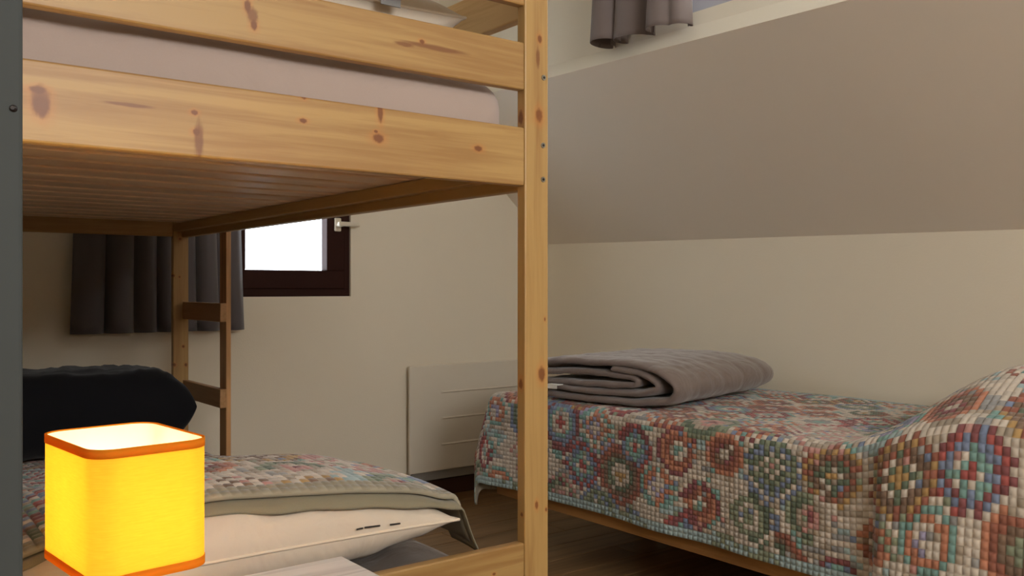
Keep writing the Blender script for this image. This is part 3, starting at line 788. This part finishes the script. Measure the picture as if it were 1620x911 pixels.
# ------------------------------------------------------------------ bedside table and lamp
TZ = H - .421; TX0, TX1, TY0, TY1 = .12, .653, .80, 1.283
M_white = wood('whitewashed_wood', srgb(232, 228, 226), srgb(168, 164, 164), 0, ((TX0+TX1)/2, (TY0+TY1)/2, 0), [], [], 31, rough=.55, freq=90, contrast=1.0)
tb = thing('bedside_table', 'whitewashed wooden bedside table at the foot of the bunk, under the lamp', 'table', ((TX0+TX1)/2, (TY0+TY1)/2, 0))
box('table_top', TX0, TX1, TY0, TY1, TZ-.024, TZ, M_white, tb, .002)
for xx in (TX0+.02, TX1-.06):
    for yy in (TY0+.02, TY1-.06): box('leg', xx, xx+.04, yy, yy+.04, .001, TZ-.0245, M_white, tb, .002)
box('apron', TX0+.062, TX1-.062, TY0+.025, TY0+.043, TZ-.115, TZ-.0245, M_white, tb, .002)
box('apron', TX0+.062, TX1-.062, TY1-.043, TY1-.025, TZ-.115, TZ-.0245, M_white, tb, .002)
LC = Vector((.290, 1.132, TZ))
lamp = thing('table_lamp', 'small lit table lamp with a yellow rounded rectangular fabric shade', 'lamp', LC)
lathe('lamp_base', [(.045, .0005), (.047, .004), (.045, .012), (.018, .018), (.012, .03), (.010, .085), (.013, .095), (.013, .105)], LC, plain('lamp_base_white', srgb(225, 222, 215), .35), lamp)
M_sh, nt, bs = new_mat('yellow_shade_fabric'); L = nt.links
tcn = N(nt, 'ShaderNodeTexCoord'); mp = N(nt, 'ShaderNodeMapping'); mp.inputs['Scale'].default_value = (1, 1, 14); L.new(tcn.outputs['Object'], mp.inputs[0])
nz = N(nt, 'ShaderNodeTexNoise'); nz.inputs['Scale'].default_value = 60; nz.inputs['Detail'].default_value = 3; L.new(mp.outputs[0], nz.inputs[0])
cc = mixc(nt, nz.outputs[0], (.95, .46, .03, 1), (1, .60, .06, 1))
df = N(nt, 'ShaderNodeBsdfDiffuse'); tl = N(nt, 'ShaderNodeBsdfTranslucent'); mx = N(nt, 'ShaderNodeMixShader'); mx.inputs[0].default_value = .55
L.new(cc, df.inputs[0]); L.new(cc, tl.inputs[0]); L.new(df.outputs[0], mx.inputs[1]); L.new(tl.outputs[0], mx.inputs[2]); L.new(mx.outputs[0], nt.nodes['Material Output'].inputs[0])
M_lin, nt, bs = new_mat('shade_lining'); L = nt.links
df = N(nt, 'ShaderNodeBsdfDiffuse'); tl = N(nt, 'ShaderNodeBsdfTranslucent'); mx = N(nt, 'ShaderNodeMixShader'); mx.inputs[0].default_value = .55
df.inputs[0].default_value = (.72, .69, .62, 1); tl.inputs[0].default_value = (.9, .86, .76, 1)
L.new(df.outputs[0], mx.inputs[1]); L.new(tl.outputs[0], mx.inputs[2]); L.new(mx.outputs[0], nt.nodes['Material Output'].inputs[0])
M_trim, nt, bs = new_mat('shade_binding'); L = nt.links
df = N(nt, 'ShaderNodeBsdfDiffuse'); tl = N(nt, 'ShaderNodeBsdfTranslucent'); mx = N(nt, 'ShaderNodeMixShader'); mx.inputs[0].default_value = .35
df.inputs[0].default_value = (.75, .28, .02, 1); tl.inputs[0].default_value = (.9, .3, .01, 1)
L.new(df.outputs[0], mx.inputs[1]); L.new(tl.outputs[0], mx.inputs[2]); L.new(mx.outputs[0], nt.nodes['Material Output'].inputs[0])
SA, SB, SR = .134, .186, .028; SZ0, SZ1 = H-.322, H-.176; RT = R(6)
def outline(a, b, r, n_=10):
    pts = []
    for cx_, cy_, a0_ in ((a/2-r, b/2-r, 0), (-a/2+r, b/2-r, 90), (-a/2+r, -b/2+r, 180), (a/2-r, -b/2+r, 270)):
        for k in range(n_+1):
            th = R(a0_ + 90*k/n_); pts.append((cx_ + r*math.cos(th), cy_ + r*math.sin(th)))
    return pts
def sleeve(name, a, b, r, z0_, z1_, mat, parent, label=None, closed_th=None):
    bm = bmesh.new(); pts = outline(a, b, r); rot = Matrix.Rotation(RT, 3, 'Z')
    def ring(pp, z): return [bm.verts.new(Vector((LC.x, LC.y, 0)) + rot @ Vector((p[0], p[1], z))) for p in pp]
    if closed_th is None:
        A, B = ring(pts, z0_), ring(pts, z1_); k = len(A)
        for i in range(k): bm.faces.new((A[i], A[(i+1) % k], B[(i+1) % k], B[i]))
    else:
        pi_ = outline(a-2*closed_th, b-2*closed_th, r-closed_th)
        A, B, D, E = ring(pts, z0_), ring(pts, z1_), ring(pi_, z1_), ring(pi_, z0_); k = len(A)
        for S, T in ((A, B), (B, D), (D, E), (E, A)):
            for i in range(k): bm.faces.new((S[i], S[(i+1) % k], T[(i+1) % k], T[i]))
    return link_bm(name, bm, mat, parent, smooth=True, label=label)
shade = sleeve('lamp_shade', SA, SB, SR, SZ0, SZ1, M_sh, lamp, 'yellow fabric shade')
sleeve('shade_lining', SA-.0045, SB-.0045, SR-.002, SZ0+.0005, SZ1-.0005, M_lin, shade, 'white inner lining')
sleeve('binding', SA+.0016, SB+.0016, SR+.0008, SZ1-.009, SZ1+.001, M_trim, shade, 'orange top binding', .0024)
sleeve('binding', SA+.0016, SB+.0016, SR+.0008, SZ0-.001, SZ0+.009, M_trim, shade, 'orange bottom binding', .0024)
# a slim wire carrier and the bulb
bm = bmesh.new(); rot = Matrix.Rotation(RT, 3, 'Z'); zc_ = SZ0 + .012
for sx in (-1, 1):
    p = Vector((LC.x, LC.y, 0)) + rot @ Vector((sx*(SA/2-.002), 0, zc_)); add_cyl(bm, (LC.x, LC.y, zc_), p, .0013, seg=8)
link_bm('shade_carrier', bm, M_steel, lamp)
BZ = H - .262
lathe('bulb', [(.010, -.035), (.011, -.022), (.016, -.014), (.021, 0), (.018, .013), (.009, .021), (.001, .0225)], (LC.x, LC.y, BZ), M_steel, lamp)
m, nt, bs = new_mat('lit_bulb'); bs.inputs['Emission Color'].default_value = (1, .78, .48, 1); bs.inputs['Emission Strength'].default_value = 12
bo = bpy.data.objects['bulb']; bo.data.materials[0] = m; bo.visible_shadow = True
pl = bpy.data.lights.new('bulb_light', 'POINT'); pl.energy = 12; pl.color = (1, .74, .38); pl.shadow_soft_size = .026
plo = bpy.data.objects.new('bulb_light', pl); C.objects.link(plo); plo.location = Vector((0, 0, BZ)) - Vector((0, 0, LC.z)); plo.parent = lamp
